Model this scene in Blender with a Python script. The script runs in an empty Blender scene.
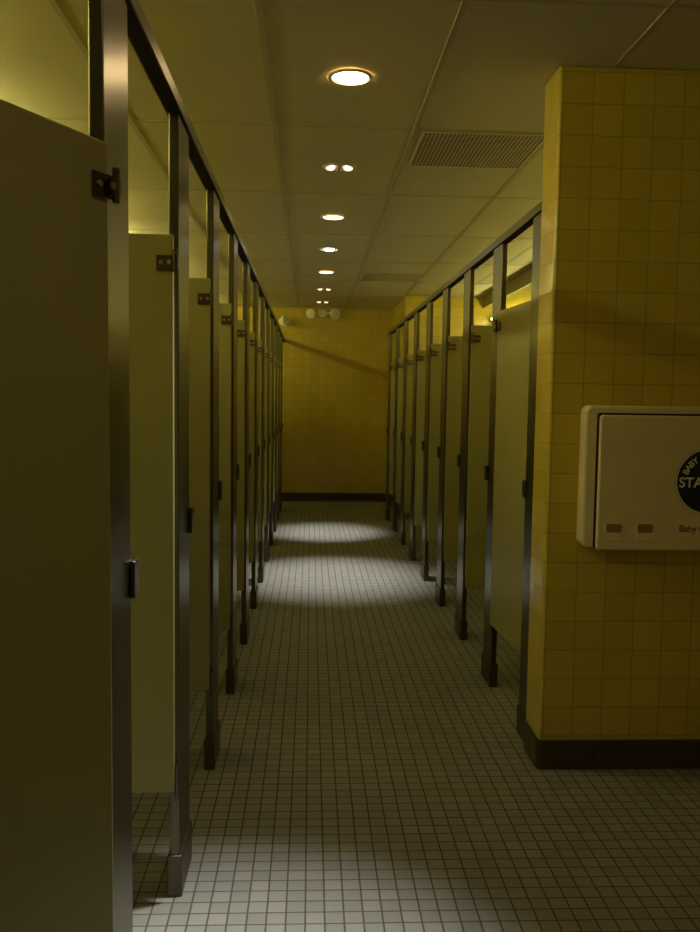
import bpy, bmesh, math, random
from mathutils import Vector, Matrix

random.seed(4)
sc = bpy.context.scene
COL = sc.collection

# ------------------------------------------------------------------ camera
F_PX, PITCH, YAW, ROLL, EYE = 861.6, 0.0783, 0.0465, 0.0141, 1.358
cd = bpy.data.cameras.new('camera')
cam = bpy.data.objects.new('camera', cd)
COL.objects.link(cam)
cd.sensor_fit = 'VERTICAL'
cd.sensor_height = 36.0
cd.lens = F_PX / 932.0 * 36.0
cd.clip_start = 0.02
fw = Vector((math.sin(YAW) * math.cos(PITCH), math.cos(YAW) * math.cos(PITCH), -math.sin(PITCH)))
rt = Vector((math.cos(YAW), -math.sin(YAW), 0))
up = rt.cross(fw)
r2 = math.cos(ROLL) * rt + math.sin(ROLL) * up
u2 = -math.sin(ROLL) * rt + math.cos(ROLL) * up
cam.matrix_world = Matrix(((r2.x, u2.x, -fw.x, 0), (r2.y, u2.y, -fw.y, 0), (r2.z, u2.z, -fw.z, EYE), (0, 0, 0, 1)))
sc.camera = cam

# ------------------------------------------------------------------ light levels / exposure
w = bpy.data.worlds.new('world')
sc.world = w
w.use_nodes = True
w.node_tree.nodes['Background'].inputs[0].default_value = (0.9, 0.8, 0.5, 1)
w.node_tree.nodes['Background'].inputs[1].default_value = 0.0
sc.view_settings.view_transform = 'Standard'
sc.view_settings.look = 'None'
sc.view_settings.gamma = 1.0
sc.view_settings.use_curve_mapping = False
sc.view_settings.exposure = 2.2
sc.cycles.max_bounces = 10
sc.cycles.diffuse_bounces = 6
sc.cycles.caustics_reflective = False
sc.cycles.caustics_refractive = False

TUBE_LEFT, TUBE_RIGHT = 7.4, 4.6            # emission of the fluorescent tubes in the two light coves
TUBE_COL = (1.0, 0.95, 0.34)
DOWN_COL = (1.0, 0.96, 0.90)
# downlights along the aisle: y, kind, lens emission, pool power (W), cone (deg), aim (x, y on the floor)
DX = 0.132
DOWNLIGHTS = [
    (0.77, 'lens', 5, 0.8, 110, (0.2, 1.3)),  # unseen lamp, added to brighten the nearest door, wing wall and station
    (2.36, 'lens', 5, 64.0, 44, (-0.24, 1.66)),
    (3.224, 'lens', 11, 0.5, 100, (0.13, 3.2)),
    (4.45, 'twin', 0.5, 0, 60, (0.13, 4.4)),
    (5.654, 'lens', 2.5, 0.8, 80, (0.13, 5.7)),
    (6.85, 'spot', 4, 74, 44, (0.18, 6.5)),
    (8.088, 'lens', 2.5, 78, 33, (0.16, 8.7)),
    (9.33, 'twin', 0.45, 0, 60, (0.13, 9.3)),
    (10.56, 'twin', 0.4, 0, 60, (0.13, 10.5)),
]

# ------------------------------------------------------------------ dimensions
CEIL = EYE + 1.162
LX, RX = -0.343, 0.867                      # aisle faces of the two stall rows
LWALL, RWALL = -1.60, 2.12
FAR = 11.3
FRONT = 3.06                                # face of the tiled wall with the changing station
ROOMX, BACK = 2.75, -1.2
RAIL_TOP = EYE + 0.762
DOOR_B, DOOR_T = 0.305, EYE + 0.408
PANEL_T = 0.025

# ------------------------------------------------------------------ node helpers / materials
def nt_new(name):
    m = bpy.data.materials.new(name)
    m.use_nodes = True
    nt = m.node_tree
    return m, nt, nt.nodes['Principled BSDF']

def mth(nt, op, a, b=None, c=None):
    n = nt.nodes.new('ShaderNodeMath')
    n.operation = op
    for i, v in enumerate((a, b, c)):
        if v is None:
            continue
        if isinstance(v, (int, float)):
            n.inputs[i].default_value = v
        else:
            nt.links.new(v, n.inputs[i])
    return n.outputs[0]

def mixc(nt, fac, a, b):
    n = nt.nodes.new('ShaderNodeMix')
    n.data_type = 'RGBA'
    for i, v in ((0, fac), (6, a), (7, b)):
        if isinstance(v, (int, float)):
            n.inputs[i].default_value = v
        elif isinstance(v, tuple):
            n.inputs[i].default_value = (*v, 1) if len(v) == 3 else v
        else:
            nt.links.new(v, n.inputs[i])
    return n.outputs[2]

def noise(nt, vec, scale, detail=3, rough=0.5):
    n = nt.nodes.new('ShaderNodeTexNoise')
    n.inputs['Scale'].default_value = scale
    n.inputs['Detail'].default_value = detail
    n.inputs['Roughness'].default_value = rough
    if vec is not None:
        nt.links.new(vec, n.inputs['Vector'])
    return n.outputs[0]

def simple(name, col, rough=0.5, metal=0.0, spec=0.5, var=0.06, nscale=9.0, bump=0.0):
    m, nt, b = nt_new(name)
    tc = nt.nodes.new('ShaderNodeTexCoord')
    f = noise(nt, tc.outputs['Object'], nscale)
    lo = tuple(c * (1 - var) for c in col)
    hi = tuple(min(1, c * (1 + var)) for c in col)
    nt.links.new(mixc(nt, f, lo, hi), b.inputs['Base Color'])
    b.inputs['Roughness'].default_value = rough
    b.inputs['Metallic'].default_value = metal
    b.inputs['Specular IOR Level'].default_value = spec
    if bump:
        bp = nt.nodes.new('ShaderNodeBump')
        bp.inputs['Strength'].default_value = bump
        bp.inputs['Distance'].default_value = 0.002
        nt.links.new(noise(nt, tc.outputs['Object'], 160, 2), bp.inputs['Height'])
        nt.links.new(bp.outputs[0], b.inputs['Normal'])
    return m

def tile_mat(name, axes, size, offs, grout_w, col_a, col_b, grout, rough, grout_rough=0.8, bump=0.5, spec=0.5, dirt=0.0):
    """square tiles on world axes, each with a small tone of its own"""
    m, nt, b = nt_new(name)
    g = nt.nodes.new('ShaderNodeNewGeometry')
    s = nt.nodes.new('ShaderNodeSeparateXYZ')
    nt.links.new(g.outputs['Position'], s.inputs[0])
    ds, ids = [], []
    for ax, off in zip(axes, offs):
        u = mth(nt, 'DIVIDE', mth(nt, 'SUBTRACT', s.outputs['XYZ'.index(ax)], off), size)
        fr = mth(nt, 'FRACT', u)
        ds.append(mth(nt, 'MULTIPLY', mth(nt, 'MINIMUM', fr, mth(nt, 'SUBTRACT', 1.0, fr)), size))
        ids.append(mth(nt, 'FLOOR', u))
    d = mth(nt, 'MINIMUM', ds[0], ds[1])
    mr = nt.nodes.new('ShaderNodeMapRange')
    mr.interpolation_type = 'SMOOTHSTEP'
    mr.inputs['From Min'].default_value = grout_w * 0.35
    mr.inputs['From Max'].default_value = grout_w * 0.75
    nt.links.new(d, mr.inputs['Value'])
    mask = mr.outputs[0]
    cx = nt.nodes.new('ShaderNodeCombineXYZ')
    nt.links.new(ids[0], cx.inputs[0])
    nt.links.new(ids[1], cx.inputs[1])
    wn = nt.nodes.new('ShaderNodeTexWhiteNoise')
    wn.noise_dimensions = '3D'
    nt.links.new(cx.outputs[0], wn.inputs['Vector'])
    tile = mixc(nt, wn.outputs['Value'], col_a, col_b)
    if dirt:
        dn = noise(nt, g.outputs['Position'], 1.7, 5, 0.6)
        tile = mixc(nt, mth(nt, 'MULTIPLY', dn, dirt), tile, tuple(c * 0.45 for c in col_a))
    nt.links.new(mixc(nt, mask, grout, tile), b.inputs['Base Color'])
    rr = mth(nt, 'ADD', mth(nt, 'MULTIPLY', mask, rough - grout_rough), grout_rough)
    nt.links.new(rr, b.inputs['Roughness'])
    b.inputs['Specular IOR Level'].default_value = spec
    bp = nt.nodes.new('ShaderNodeBump')
    bp.inputs['Strength'].default_value = bump
    bp.inputs['Distance'].default_value = 0.0015
    hh = mth(nt, 'ADD', mask, mth(nt, 'MULTIPLY', wn.outputs['Value'], 0.12))
    nt.links.new(hh, bp.inputs['Height'])
    nt.links.new(bp.outputs[0], b.inputs['Normal'])
    return m

def emit(name, col, strength):
    m, nt, b = nt_new(name)
    b.inputs['Base Color'].default_value = (*[c * .8 for c in col], 1)
    b.inputs['Emission Color'].default_value = (*col, 1)
    b.inputs['Emission Strength'].default_value = strength
    return m

YEL_A, YEL_B, YEL_G = (0.60, 0.47, 0.065), (0.66, 0.525, 0.080), (0.36, 0.28, 0.05)
T = 0.1082
M = {}
M['floor'] = tile_mat('floor_mosaic_tile', 'XY', 0.0508, (0.0, 0.0), 0.0042, (0.25, 0.25, 0.215), (0.31, 0.305, 0.265),
                      (0.085, 0.08, 0.055), 0.42, 0.9, 0.6, 0.4, dirt=0.25)
M['tile_xz'] = tile_mat('yellow_wall_tile_facing_aisle_end', 'XZ', T, (0.976, 0.1235), 0.003, YEL_A, YEL_B, YEL_G, 0.22, 0.7, 0.35)
M['tile_yz'] = tile_mat('yellow_wall_tile_along_aisle', 'YZ', T, (FRONT, 0.1235), 0.003, YEL_A, YEL_B, YEL_G, 0.22, 0.7, 0.35)
M['base_xz'] = tile_mat('dark_cove_tile_across', 'XZ', T, (0.948, 0.109), 0.003, (0.060, 0.045, 0.018), (0.075, 0.055, 0.022), (0.03, 0.022, 0.01), 0.35, 0.8, 0.35)
M['base_yz'] = tile_mat('dark_cove_tile_along', 'YZ', T, (FRONT, 0.109), 0.003, (0.060, 0.045, 0.018), (0.075, 0.055, 0.022), (0.03, 0.022, 0.01), 0.35, 0.8, 0.35)
M['ceil'] = simple('ceiling_tile_offwhite', (0.70, 0.65, 0.47), 0.85, spec=0.2, var=0.05, nscale=3, bump=0.25)
M['tbar'] = simple('ceiling_grid_bar', (0.55, 0.50, 0.34), 0.6, spec=0.3)
M['door'] = simple('almond_door_enamel', (0.36, 0.335, 0.115), 0.42, spec=0.45, var=0.04, nscale=4, bump=0.05)
M['chrome'] = simple('dark_chrome_hardware', (0.16, 0.13, 0.10), 0.28, 1.0)
M['bright_chrome'] = simple('polished_screw', (0.62, 0.58, 0.50), 0.3, 1.0)
M['shoe'] = simple('pilaster_shoe_steel', (0.15, 0.125, 0.09), 0.4, 1.0)
M['station'] = simple('cream_plastic_shell', (0.80, 0.70, 0.42), 0.45, spec=0.4, var=0.03, bump=0.08)
M['recess'] = simple('brown_recess_plastic', (0.30, 0.20, 0.07), 0.6)
M['slot_face'] = simple('slot_face_plastic', (0.86, 0.72, 0.42), 0.5)
M['navy'] = simple('navy_sticker', (0.007, 0.011, 0.045), 0.35)
M['letter'] = simple('sticker_lettering', (0.90, 0.91, 0.78), 0.5)
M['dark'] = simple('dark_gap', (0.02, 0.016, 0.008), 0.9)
M['brown_ink'] = simple('brown_ink', (0.16, 0.10, 0.04), 0.7)
M['valance'] = simple('bronze_valance_paint', (0.20, 0.16, 0.045), 0.6)
M['grille'] = simple('vent_grille_metal', (0.80, 0.74, 0.55), 0.5, 0.0)
M['vent_dark'] = simple('vent_duct_black', (0.03, 0.025, 0.015), 0.9)
M['trim_ring'] = simple('downlight_ring_white', (0.66, 0.58, 0.34), 0.45)
M['reflector'] = simple('downlight_reflector', (0.75, 0.70, 0.55), 0.25, 1.0)
M['lamp_white'] = simple('emergency_lamp_plastic', (0.88, 0.85, 0.70), 0.35)
M['glass'] = simple('emergency_lamp_lens', (0.85, 0.82, 0.70), 0.12, spec=0.8)

def steel_mat():
    m, nt, b = nt_new('brushed_stainless_steel')
    tc = nt.nodes.new('ShaderNodeTexCoord')
    mp = nt.nodes.new('ShaderNodeMapping')
    mp.inputs['Scale'].default_value = (260, 260, 1.2)
    nt.links.new(tc.outputs['Object'], mp.inputs[0])
    f = noise(nt, mp.outputs[0], 1.0, 3)
    nt.links.new(mixc(nt, f, (0.135, 0.125, 0.085), (0.19, 0.175, 0.12)), b.inputs['Base Color'])
    b.inputs['Metallic'].default_value = 1.0
    nt.links.new(mth(nt, 'ADD', mth(nt, 'MULTIPLY', f, 0.10), 0.25), b.inputs['Roughness'])
    return m
M['steel'] = steel_mat()

# ------------------------------------------------------------------ mesh helpers
def obj(name, bm, mats, parent=None, smooth=False, bevel=0.0, seg=2, loc=None):
    me = bpy.data.meshes.new(name)
    bmesh.ops.recalc_face_normals(bm, faces=bm.faces)
    bm.to_mesh(me)
    bm.free()
    if not isinstance(mats, (list, tuple)):
        mats = [mats]
    for m in mats:
        me.materials.append(m)
    if smooth:
        for p in me.polygons:
            p.use_smooth = True
    o = bpy.data.objects.new(name, me)
    COL.objects.link(o)
    if parent is not None:
        o.parent = parent
    if loc is not None:
        o.location = loc
    if bevel:
        md = o.modifiers.new('bevel', 'BEVEL')
        md.width = bevel
        md.segments = seg
        md.limit_method = 'ANGLE'
    return o

def box(bm, x0, x1, y0, y1, z0, z1, mi=0):
    vs = [bm.verts.new(p) for p in ((x0, y0, z0), (x1, y0, z0), (x1, y1, z0), (x0, y1, z0),
                                    (x0, y0, z1), (x1, y0, z1), (x1, y1, z1), (x0, y1, z1))]
    for f in ((0, 3, 2, 1), (4, 5, 6, 7), (0, 1, 5, 4), (1, 2, 6, 5), (2, 3, 7, 6), (3, 0, 4, 7)):
        bm.faces.new([vs[i] for i in f]).material_index = mi
    return bm

def bx(*a):
    return box(bmesh.new(), *a)

def prism(bm, pts, axis, a, b, mi=0):
    """closed 2-D outline swept along one axis"""
    def p3(p, t):
        return {'x': (t, p[0], p[1]), 'y': (p[0], t, p[1]), 'z': (p[0], p[1], t)}[axis]
    A = [bm.verts.new(p3(p, a)) for p in pts]
    B = [bm.verts.new(p3(p, b)) for p in pts]
    n = len(pts)
    bm.faces.new(A).material_index = mi
    bm.faces.new(B[::-1]).material_index = mi
    for i in range(n):
        bm.faces.new((A[i], A[(i + 1) % n], B[(i + 1) % n], B[i])).material_index = mi
    return bm

def lathe(bm, prof, n=32, closed=False, mat=None):
    """profile (r, z) turned about z"""
    rings = []
    for r, z in prof:
        if r < 1e-6:
            rings.append([bm.verts.new((0, 0, z))])
        else:
            rings.append([bm.verts.new((r * math.cos(2 * math.pi * i / n), r * math.sin(2 * math.pi * i / n), z)) for i in range(n)])
    pairs = list(zip(rings[:-1], rings[1:]))
    if closed:
        pairs.append((rings[-1], rings[0]))
    for A, B in pairs:
        for i in range(n):
            j = (i + 1) % n
            if len(A) == 1 and len(B) == 1:
                continue
            if len(A) == 1:
                bm.faces.new((A[0], B[i], B[j]))
            elif len(B) == 1:
                bm.faces.new((A[i], A[j], B[0]))
            else:
                bm.faces.new((A[i], A[j], B[j], B[i]))
    if mat is not None:
        bmesh.ops.transform(bm, matrix=mat, verts=bm.verts)
    return bm

def cyl(bm, p, q, r, n=12):
    p, q = Vector(p), Vector(q)
    d = q - p
    m = Matrix.Translation((p + q) / 2) @ d.to_track_quat('Z', 'Y').to_matrix().to_4x4()
    bmesh.ops.create_cone(bm, cap_ends=True, segments=n, radius1=r, radius2=r, depth=d.length, matrix=m)
    return bm

def thing(name, label, cat, loc=(0, 0, 0), rotz=0.0, group=None):
    o = bpy.data.objects.new(name, None)
    COL.objects.link(o)
    o.location = loc
    o.rotation_euler = (0, 0, rotz)
    o.empty_display_size = 0.1
    return tag(o, label, cat, group)

def tag(o, label, cat, group=None):
    o['label'] = label
    o['category'] = cat
    if group:
        o['group'] = group
    return o

def struct(name, bm, m, bevel=0.0, **k):
    o = obj(name, bm, m, bevel=bevel, **k)
    o['kind'] = 'structure'
    return o

# ------------------------------------------------------------------ room shell
struct('floor', bx(LWALL, ROOMX, BACK, FAR, -0.06, 0.0), M['floor'])
struct('wall_end', bx(LWALL, RWALL, FAR, FAR + 0.12, 0.0, CEIL), M['tile_xz'])
struct('wall_left', bx(LWALL - 0.12, LWALL, BACK, FAR + 0.12, 0.0, CEIL), M['tile_yz'])
struct('wall_stall_right', bx(RWALL, RWALL + 0.12, FRONT + 0.19, FAR + 0.12, 0.0, CEIL), M['tile_yz'])
struct('wall_side_right', bx(ROOMX, ROOMX + 0.12, BACK, FRONT + 0.19, 0.0, CEIL), M['tile_yz'])
struct('wall_back', bx(LWALL - 0.12, ROOMX + 0.12, BACK - 0.12, BACK, 0.0, CEIL), M['tile_xz'])

# tiled wing wall that carries the changing station, its free corners rounded like bullnose tile
def wing_outline(g=0.0, r=0.013):
    x0, y0, y1 = RX - 0.012 - g, FRONT - g, FRONT + 0.19
    pts = [(ROOMX, y1), (x0, y1)]
    for i in range(9):
        a = math.pi + i / 8 * math.pi / 2
        pts.append((x0 + r + r * math.cos(a), y0 + r + r * math.sin(a)))
    pts.append((ROOMX, y0))
    return pts
bm = bmesh.new()
prism(bm, wing_outline(), 'z', 0.0, CEIL)
wf = struct('wall_front_right', bm, [M['tile_xz'], M['tile_yz']])
for p in wf.data.polygons:
    p.use_smooth = abs(p.normal.z) < 0.5
    if abs(p.normal.x) > 0.75:
        p.material_index = 1
wf.data.set_sharp_from_angle(angle=math.radians(30))

# dark cove base
bm = bmesh.new()
prism(bm, wing_outline(0.009, 0.020), 'z', 0.0, 0.109)
b0 = struct('baseboard_front_right', bm, [M['base_xz'], M['base_yz']], bevel=0.004)
for p in b0.data.polygons:
    if abs(p.normal.x) > 0.75:
        p.material_index = 1
def cove(axis, a, b, at, sgn):
    pts = [(at, 0.0), (at + sgn * 0.024, 0.0), (at + sgn * 0.014, 0.008), (at + sgn * 0.009, 0.022), (at + sgn * 0.008, 0.109), (at, 0.112)]
    return prism(bmesh.new(), pts, axis, a, b)
struct('baseboard_end', cove('x', LWALL + .03, RWALL - .03, FAR, -1), M['base_xz'])
struct('baseboard_left', cove('y', BACK, FAR, LWALL, 1), M['base_yz'])
struct('baseboard_stall_right', cove('y', FRONT + .20, FAR, RWALL, -1), M['base_yz'])

END_R = 9.775
struct('wall_end_right', bx(RX + .19, RWALL, END_R, FAR, 0.0, CEIL), M['tile_yz'])
struct('baseboard_end_right', cove('y', END_R, FAR, RX + .19, -1), M['base_yz'])

# ceiling: lay-in tiles with the grid between them, one suspended ceiling
GX0, GXS, GY0, GYS = -0.1686, 0.6096, 2.588, 1.2192
HB = 0.010
bm = bmesh.new()
box(bm, LWALL - .12, ROOMX + .12, BACK - .12, FAR + .12, CEIL + 0.003, CEIL + 0.06, 0)
for k in range(-2, 5):
    x = GX0 + GXS * k
    if LWALL < x < ROOMX:
        box(bm, x - HB, x + HB, BACK, FAR, CEIL, CEIL + 0.004, 1)
for k in range(-3, 8):
    y = GY0 + GYS * k
    if BACK < y < FAR:
        box(bm, LWALL, ROOMX, y - HB, y + HB, CEIL + 0.0005, CEIL + 0.004, 1)
struct('ceiling', bm, [M['ceil'], M['tbar']])

# ------------------------------------------------------------------ wall light coves behind the stalls
def light_cove(side):
    s = 1 if side == 'right' else -1
    wallx = RWALL if s > 0 else LWALL
    y0, y1 = (FRONT + 0.26, END_R - 0.02) if s > 0 else (0.3, FAR - 0.02)
    t = thing('light_cove', 'long bronze valance light high on the tiled wall behind the right stalls' if s > 0 else 'long open strip light high on the tiled wall behind the left stalls', 'wall light',
              (wallx, (y0 + y1) / 2, CEIL), 0, 'wall lights behind the stalls')
    L = (y1 - y0) / 2
    dz = -0.125 if s > 0 else -0.030      # the left one has only a shallow lip
    bm = bmesh.new()
    xo = -s * 0.19
    prism(bm, [(xo, 0.0), (xo, dz), (xo + s * 0.018, dz), (xo + s * 0.018, -0.02), (0.0, -0.02), (0.0, 0.0)], 'y', -L, L)
    obj('valance', bm, M['valance'], t)
    n = max(1, int((2 * L) // 1.27))
    em = emit('fluorescent_tube_' + side, TUBE_COL, TUBE_LEFT if s < 0 else TUBE_RIGHT)
    pitch = 2 * L / n
    for i in range(n):
        ya = -L + pitch * (i + .5)
        bm = bmesh.new()
        x = xo + s * (0.095 if s > 0 else 0.06)
        zt = -0.252 if s > 0 else -0.062
        cyl(bm, (x, ya - .57, zt), (x, ya + .57, zt), 0.014, 8)
        tb = obj('tube', bm, em, t)
        bm = bmesh.new()
        for sg in (-1, 1):
            if s > 0:
                box(bm, x - .012, 0.0, ya + sg * .59 - .02, ya + sg * .59 + .02, zt - .014, zt + .014)
            else:
                box(bm, x - .014, x + .014, ya + sg * .59 - .02, ya + sg * .59 + .02, zt - .018, -0.019)
        obj('lamp_holder', bm, M['lamp_white'], t)
    return t
light_cove('left')
light_cove('right')

# ------------------------------------------------------------------ ceiling downlights
def downlight(i, y, kind, e, watts, cone, aim, label):
    dx = 0.0 if i == 1 else DX
    t = thing('downlight', label, 'ceiling light', (dx, y, CEIL), 0, 'recessed downlights in the aisle ceiling')
    R = 0.064
    bm = bmesh.new()
    lathe(bm, [(R, -0.001), (R + .004, -0.006), (R + .016, -0.005), (R + .019, 0.0), (R, 0.0)], 40, closed=True)
    obj('trim_ring', bm, M['trim_ring'], t, smooth=True)
    if kind == 'lens':
        bm = lathe(bmesh.new(), [(0.0, -0.011), (R * .5, -0.009), (R * .9, -0.004), (R, 0.0)], 40)
        obj('lens', bm, emit('downlight_lens', (1.0, 0.72, 0.36), e), t, smooth=True)
    else:
        bm = lathe(bmesh.new(), [(R, -0.0005), (R * .9, 0.003), (0.0, 0.0045)], 40)
        obj('reflector', bm, M['reflector'], t, smooth=True)
        em = emit('downlight_lamp', DOWN_COL if kind == 'spot' else (1.0, 0.85, 0.55), e)
        if kind == 'spot':
            bm = lathe(bmesh.new(), [(0.0, -0.016), (0.030, -0.012), (0.038, -0.004), (0.036, 0.003)], 24)
            obj('lamp', bm, em, t, smooth=True)
        else:
            for s in (-1, 1):  # unlit can: its two reflected patches are built as weakly glowing blobs
                bm = bmesh.new()
                bmesh.ops.create_uvsphere(bm, u_segments=16, v_segments=10, radius=1.0,
                                          matrix=Matrix.Translation((s * 0.045, 0, -0.003)) @ Matrix.Diagonal((0.024, 0.034, 0.012, 1)))
                obj('lamp', bm, em, t, smooth=True)
            obj('divider', bx(-.010, .010, -.06, .06, -0.010, 0.003), M['trim_ring'], t, bevel=.002)
    if watts > 0:
        ld = bpy.data.lights.new('downlight_beam', 'SPOT')
        ld.energy = watts
        ld.color = (1.0, 0.98, 0.96)
        ld.spot_size = math.radians(cone)
        ld.spot_blend = 1.0
        ld.shadow_soft_size = 0.05
        lo = bpy.data.objects.new('downlight_beam', ld)
        COL.objects.link(lo)
        lo.parent = t
        lo.location = (0, 0, -0.075)
        d = Vector((aim[0] - dx, aim[1] - y, -CEIL))
        lo.rotation_euler = d.to_track_quat('-Z', 'Y').to_euler()
ORD = ['round recessed downlight behind the camera at the aisle entrance',
       'round recessed downlight just above the top edge of the photo',
       'largest glowing round downlight, nearest the camera over the tiled aisle',
       'twin-lamp downlight just beyond the largest glowing one, two small bright spots',
       'glowing flat downlight in the aisle ceiling, third in the row from the camera',
       'small round lamp with the bright white centre, fourth downlight from the camera',
       'flat glowing downlight nearest the far ceiling vent, fifth from the camera',
       'dim twin-lamp downlight sixth from the camera, beyond the far vent',
       'dim twin-lamp downlight last in the row, right above the emergency lamps']
for i, (d, lb) in enumerate(zip(DOWNLIGHTS, ORD)):
    downlight(i, *d, lb)

# ------------------------------------------------------------------ ceiling vents
def vent(x0, x1, y0, y1, label):
    cx, cy = (x0 + x1) / 2, (y0 + y1) / 2
    t = thing('ceiling_vent', label, 'vent', (cx, cy, CEIL), 0, 'egg-crate return vents in the ceiling')
    a, b = (x1 - x0) / 2, (y1 - y0) / 2
    bm = bmesh.new()
    fwid = 0.010
    box(bm, -a, a, -b, -b + fwid, -.003, 0.0)
    box(bm, -a, a, b - fwid, b, -.003, 0.0)
    box(bm, -a, -a + fwid, -b + fwid, b - fwid, -.003, 0.0)
    box(bm, a - fwid, a, -b + fwid, b - fwid, -.003, 0.0)
    obj('frame', bm, M['grille'], t)
    obj('duct_opening', bx(-a + .01, a - .01, -b + .01, b - .01, -.0005, 0.0), M['vent_dark'], t)
    bm = bmesh.new()
    n = 30
    for i in range(1, n):
        x = -a + fwid + (2 * a - 2 * fwid) * i / n
        box(bm, x - .0025, x + .0025, -b + fwid, b - fwid, -.0016, -.0011)
    for i in range(1, n):
        y = -b + fwid + (2 * b - 2 * fwid) * i / n
        box(bm, -a + fwid, a - fwid, y - .0025, y + .0025, -.0015, -.0010)
    obj('grille', bm, M['grille'], t)
vent(0.475, 1.035, 3.835, 4.39, 'square perforated ceiling vent nearest the tiled wing wall')
vent(0.475, 1.035, 8.06, 8.64, 'far square ceiling vent, small dark band over the end of the right stalls')

# ------------------------------------------------------------------ toilet stalls
P_W = 0.19
def pilaster_part(parent, s, y0, y1):
    """s: +1 right row, -1 left row; local x = 0 is the aisle face"""
    a, b = sorted((0.0, s * PANEL_T))
    pil = obj('pilaster', bx(a, b, y0, y1, 0.02, RAIL_TOP - 0.044 - 0.001), M['steel'], parent, bevel=.0025)
    a, b = sorted((-s * 0.007, s * (PANEL_T + 0.007)))
    sh = obj('shoe', bx(a, b, y0 - .006, y1 + .006, 0.0, 0.115), M['shoe'], pil, bevel=.003)
    return pil

def bracket_part(parent, name, s, x, y, z, flip=1):
    """two-leaf top hinge: a plate on the door and a barrel at its edge"""
    bm = bmesh.new()
    a, b = sorted((x, x + s * 0.046))
    box(bm, a, b, y - .006, y, z - .019, z + .019)
    a, b = sorted((x - s * 0.010, x + s * 0.014))
    box(bm, a, b, y - .014, y - .001, z - .015, z + .015)
    cyl(bm, (x - s * .002, y - .010, z - .024), (x - s * .002, y - .010, z + .032), .0065, 10)
    h = obj(name, bm, M['chrome'], parent, bevel=.0015)
    for dx in (.012, .034):
        bm = bmesh.new()
        yy = y - .014 if dx < .02 else y - .006
        cyl(bm, (x + s * dx, yy, z), (x + s * dx, yy - .003, z), .0055, 12)
        obj('screw', bm, M['bright_chrome'], h)  # bright discs added for the highlights on the hinge
    return h

def make_stall(s, opening, angle, label, group, hinge_y, panel=True, mats=None):
    """one stall: pilaster from hinge_y on, door hinged at its near edge; opening = clear width towards the camera"""
    X = RX if s > 0 else LX
    W = RWALL if s > 0 else LWALL
    t = thing('toilet_stall', label, 'toilet stall', (X, hinge_y, 0), 0, group)
    pil = pilaster_part(t, s, 0.0, P_W)
    # strike keeper on the far edge of the pilaster, for the next stall's latch
    bm = bmesh.new()
    z = 1.005
    a, b = sorted((-s * .006, s * .020))
    box(bm, a, b, P_W, P_W + .004, z - .036, z + .036)
    box(bm, a, b, P_W, P_W + .030, z + .026, z + .034)
    box(bm, a, b, P_W, P_W + .030, z - .034, z - .026)
    box(bm, *sorted((-s * .010, -s * .002)), P_W - .012, P_W + .034, z - .036, z + .036)
    obj('latch_keeper', bm, M['chrome'], pil, bevel=.0015)
    # door, built open across the stall then swung
    dw = opening - 0.012
    th = 0.024
    a, b = sorted((0.0, s * dw))
    d = obj('door', bx(a, b, -th, 0.0, DOOR_B, DOOR_T), M['door'], t, bevel=.004)
    d.location = (s * 0.010, -0.008, 0)
    d.rotation_euler = (0, 0, s * math.radians(90 - angle) * -1)
    bracket_part(d, 'hinge', s, 0.004, -th, DOOR_T - 0.072)
    bm = bmesh.new()
    cyl(bm, (-s * .006, -th / 2, DOOR_B - .02), (-s * .006, -th / 2, DOOR_B + .07), .006, 10)
    obj('pivot_pin', bm, M['chrome'], d)
    bm = bmesh.new()
    xl = s * (dw - 0.045)
    cyl(bm, (xl, 0.0, 1.005), (xl, .012, 1.005), .022, 20)
    cyl(bm, (xl, -th - .014, 1.005), (xl, -th, 1.005), .018, 20)
    box(bm, *sorted((xl - s * .006, xl + s * .052)), 0.0, .010, .990, 1.020)
    obj('latch', bm, M['chrome'], d, bevel=.0015)
    if panel:
        a, b = sorted((s * (PANEL_T + .004), s * (abs(W - X) - .004)))
        p = obj('partition_panel', bx(a, b, P_W * .5 - .0125, P_W * .5 + .0125, DOOR_B, DOOR_T), M['door'], t, bevel=.004)
    return t

ORDN = ['first', 'second', 'third', 'fourth', 'fifth', 'sixth', 'seventh', 'eighth', 'ninth', 'tenth', 'eleventh', 'twelfth']
ST_L, LA = 0.801, 1.468
ST_R, RA = 0.795, 3.965
nL = 12
for k in range(nL):
    y = LA + ST_L * k
    if y + P_W > FAR - 0.02:
        break
    if k == 0:
        lab, ang = 'left toilet stall nearest the camera, its big brown door standing ajar', 0
    else:
        lab, ang = '%s toilet stall from the camera in the left row, almond door swung inward' % ORDN[k], 0
    angle_open = 27 if k == 0 else 90 + random.uniform(-3, 3)
    make_stall(-1, 0.60 if k == 0 else ST_L - P_W, angle_open, lab, 'toilet stalls of the left row', y, y < FAR - .3)
nR = 0
for k in range(8):
    y = RA + ST_R * k
    if k == 0:
        lab = 'right toilet stall next to the tiled wing wall, door nearly shut'
    else:
        lab = '%s toilet stall beyond the tiled wing wall in the right row, door open' % ORDN[k]
    angle_open = 4 if k == 0 else 90 + random.uniform(-3, 3)
    st = make_stall(1, (RA - (FRONT + .25) - .11) if k == 0 else ST_R - P_W, angle_open, lab, 'toilet stalls of the right row', y, y < FAR - .3)
    if k == 0:      # jamb pilaster against the wing wall
        ya = FRONT + 0.203 - y
        pilaster_part(st, 1, ya, ya + .155)
        bm = bmesh.new()
        box(bm, -.008, -.001, ya + .130, ya + .175, .97, 1.04)
        obj('latch_keeper', bm, M['chrome'], st, bevel=.0015)

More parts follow.
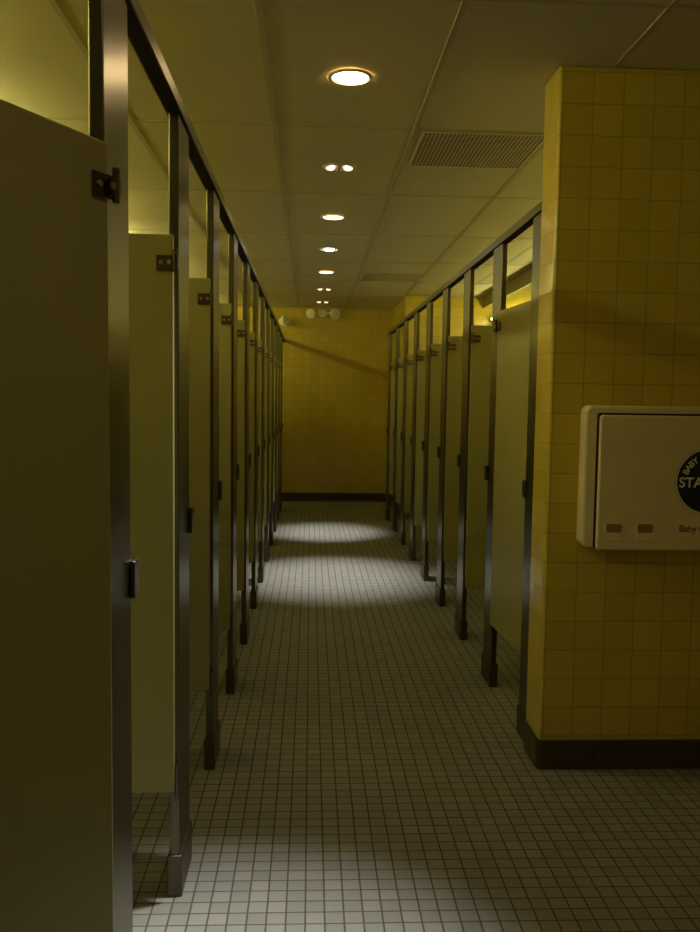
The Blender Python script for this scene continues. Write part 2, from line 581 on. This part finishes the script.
# far end jambs and continuous head rails
def headrail(s, y0, y1, label):
    X = RX if s > 0 else LX
    bm = bmesh.new()
    z0, z1 = RAIL_TOP - 0.044, RAIL_TOP
    # anti-grip profile: upright aisle face with a sloped crown
    pts = [(-s * .008, z0), (-s * .008, z1 - .012), (s * .010, z1), (s * .030, z1 - .016), (s * .033, z0)]
    prism(bm, pts, 'y', y0, y1)
    o = obj('headrail', bm, M['steel'])
    o.location = (X, 0, 0)
    obj('channel_slot', bx(*sorted((-s * .004, s * .029)), y0 + .002, y1 - .002, z0 - .0008, z0 + .001), M['dark'], o)  # flat dark strip; the rail's underside shade is put into its colour
    return tag(o, label, 'head rail', 'metal head rails over the stall fronts')
headrail(-1, 0.35, FAR - .002, 'long metal head rail running over the left row of stalls')
headrail(1, FRONT + .192, END_R - .002, 'long metal head rail running over the right row of stalls')

# ------------------------------------------------------------------ baby changing station
def rrect(x0, x1, z0, z1, r, n=6):
    pts = []
    for cx, cz, a0 in ((x1 - r, z1 - r, 0), (x0 + r, z1 - r, 90), (x0 + r, z0 + r, 180), (x1 - r, z0 + r, 270)):
        for i in range(n + 1):
            a = math.radians(a0 + 90 * i / n)
            pts.append((cx + r * math.cos(a), cz + r * math.sin(a)))
    return pts
SX0, SX1, SZ0, SZ1 = 0.965, 1.875, EYE - 0.517, EYE - 0.012
SCX = (SX0 + SX1) / 2
t = thing('baby_changing_station', 'cream plastic fold-down baby changing station mounted on the yellow tiled wing wall', 'changing station', (SCX, FRONT, SZ0))
hw, hh = (SX1 - SX0) / 2, SZ1 - SZ0
bm = prism(bmesh.new(), rrect(-hw, hw, 0, hh, .028), 'y', -.075, 0.0)
obj('shell', bm, M['station'], t, bevel=.012, seg=4)
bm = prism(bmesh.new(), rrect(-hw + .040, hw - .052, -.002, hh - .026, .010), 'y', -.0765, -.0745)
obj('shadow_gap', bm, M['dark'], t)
bm = prism(bmesh.new(), rrect(-hw + .046, hw - .058, -.004, hh - .033, .012), 'y', -.100, -.076)
tray = obj('folding_tray', bm, M['station'], t, bevel=.007, seg=3)
def slot(x0):
    a, b, c, d = x0, x0 + .066, .030, .096
    o = obj('strap_slot', prism(bmesh.new(), rrect(a, b, c, d, .006), 'y', -.1030, -.0995), M['slot_face'], tray, bevel=.001)
    obj('slot_opening', prism(bmesh.new(), rrect(a + .006, b - .006, c + .030, d - .006, .004), 'y', -.1036, -.1020), M['recess'], o)  # flat plate; the shade inside the recess is put into its brown
for x0 in (-hw + .072, -hw + .184):
    slot(x0)
# round sticker
scx, scz, SR = -0.020, hh - 0.262, 0.117
disc = lathe(bmesh.new(), [(0, 0.0022), (SR, 0.0022), (SR, 0.0), (0, 0)], 64, mat=Matrix.Translation((scx, -.1, scz)) @ Matrix.Rotation(math.pi / 2, 4, 'X'))
stk = obj('round_sticker', disc, M['navy'], t)
ring = lathe(bmesh.new(), [(SR * .955, 0.0), (SR * .955, .0032), (SR * .995, .0032), (SR * .995, 0.0)], 64, closed=True,
             mat=Matrix.Translation((scx, -.1, scz)) @ Matrix.Rotation(math.pi / 2, 4, 'X'))
obj('sticker_border', ring, M['letter'], stk)

def text_mesh(name, s, size, mat, parent, loc, roty=0.0, align='CENTER', bold=0.0):
    c = bpy.data.curves.new('tmp', 'FONT')
    c.body = s
    c.size = size
    c.align_x = align
    c.align_y = 'CENTER'
    c.extrude = 0.0003
    c.offset = bold
    o = bpy.data.objects.new('tmp', c)
    COL.objects.link(o)
    dg = bpy.context.evaluated_depsgraph_get()
    me = bpy.data.meshes.new_from_object(o.evaluated_get(dg))
    bpy.data.objects.remove(o)
    bpy.data.curves.remove(c)
    me.name = name
    rot = Matrix.Rotation(math.pi / 2, 4, 'X')
    me.transform(Matrix.Translation(loc) @ Matrix.Rotation(roty, 4, 'Y') @ rot)
    me.materials.clear()
    me.materials.append(mat)
    return me

def merge_text(name, pieces, mat, parent):
    bm = bmesh.new()
    for me in pieces:
        bm.from_mesh(me)
        bpy.data.meshes.remove(me)
    me = bpy.data.meshes.new(name)
    bm.to_mesh(me)
    bm.free()
    me.materials.append(mat)
    o = bpy.data.objects.new(name, me)
    COL.objects.link(o)
    o.parent = parent
    return o
pieces = []
arc = 'BABY CHANGING'
for i, ch in enumerate(arc):
    if ch == ' ':
        continue
    a = math.radians(158 - 136 * i / (len(arc) - 1))
    r = SR * .74
    pieces.append(text_mesh('c', ch, .030, M['letter'], stk, (scx + r * math.cos(a), -.1028, scz + r * math.sin(a)), -(a - math.pi / 2), bold=.0006))
merge_text('sticker_lettering', pieces, M['letter'], stk)
merge_text('sticker_wordmark', [text_mesh('c', 'STATION', .050, M['letter'], stk, (scx, -.1028, scz - .006), bold=.0009)], M['letter'], stk)
# small paper label under the sticker
lab = obj('paper_label', prism(bmesh.new(), rrect(scx - .118, scx + .118, .046, .098, .004), 'y', -.1022, -.0998), simple('label_paper', (0.84, 0.70, 0.44), .6), t)
merge_text('label_lettering', [text_mesh('c', 'Baby Changing', .033, M['brown_ink'], lab, (scx, -.1026, .074), bold=.0006)], M['brown_ink'], lab)
# moulded ribs at the top of the tray
bm = bmesh.new()
for z in (hh - .072, hh - .083, hh - .101):
    box(bm, scx - .10, scx + .10, -.1012, -.0995, z - .002, z + .002)
obj('embossed_line', bm, M['slot_face'], tray)

# ------------------------------------------------------------------ emergency lamps on the end wall
def lamp_head(parent, x, y, z, r, aim):
    q = Vector(aim).to_track_quat('Z', 'Y').to_matrix().to_4x4()
    mt = Matrix.Translation((x, y, z)) @ q
    bm = lathe(bmesh.new(), [(0, -r * 1.1), (r * .55, -r * .95), (r * .9, -r * .3), (r, r * .2), (r * .96, r * .34), (r * .86, r * .28), (r * .8, r * .2)], 24, mat=mt)
    hd = obj('lamp_head', bm, M['lamp_white'], parent, smooth=True)
    bm = lathe(bmesh.new(), [(0, r * .36), (r * .5, r * .32), (r * .85, r * .2)], 24, mat=mt)
    obj('lens', bm, M['glass'], hd, smooth=True)
t = thing('emergency_light', 'twin-headed white emergency light high on the centre of the end wall', 'emergency light', (0.135, FAR, EYE + 1.085), 0, 'emergency lights on the end wall')
obj('housing', bx(-.045, .045, -.045, 0, -.045, .045), M['lamp_white'], t, bevel=.008)
bm = bmesh.new()
cyl(bm, (-.12, -.05, .005), (.12, -.05, .005), .012, 10)
obj('arm', bm, M['lamp_white'], t)
lamp_head(t, -.145, -.10, -.005, .064, (-.45, -1, -.25))
lamp_head(t, .165, -.10, -.005, .068, (.35, -1, -.25))
t = thing('emergency_light', 'single white lamp head on the end wall above the left head rail', 'emergency light', (-.335, FAR, EYE + .975), 0, 'emergency lights on the end wall')
bm = bmesh.new()
cyl(bm, (0, 0, 0), (0, -.10, 0), .016, 10)
obj('arm', bm, M['lamp_white'], t)
lamp_head(t, 0.0, -.16, 0.0, .078, (1, -.62, .18))
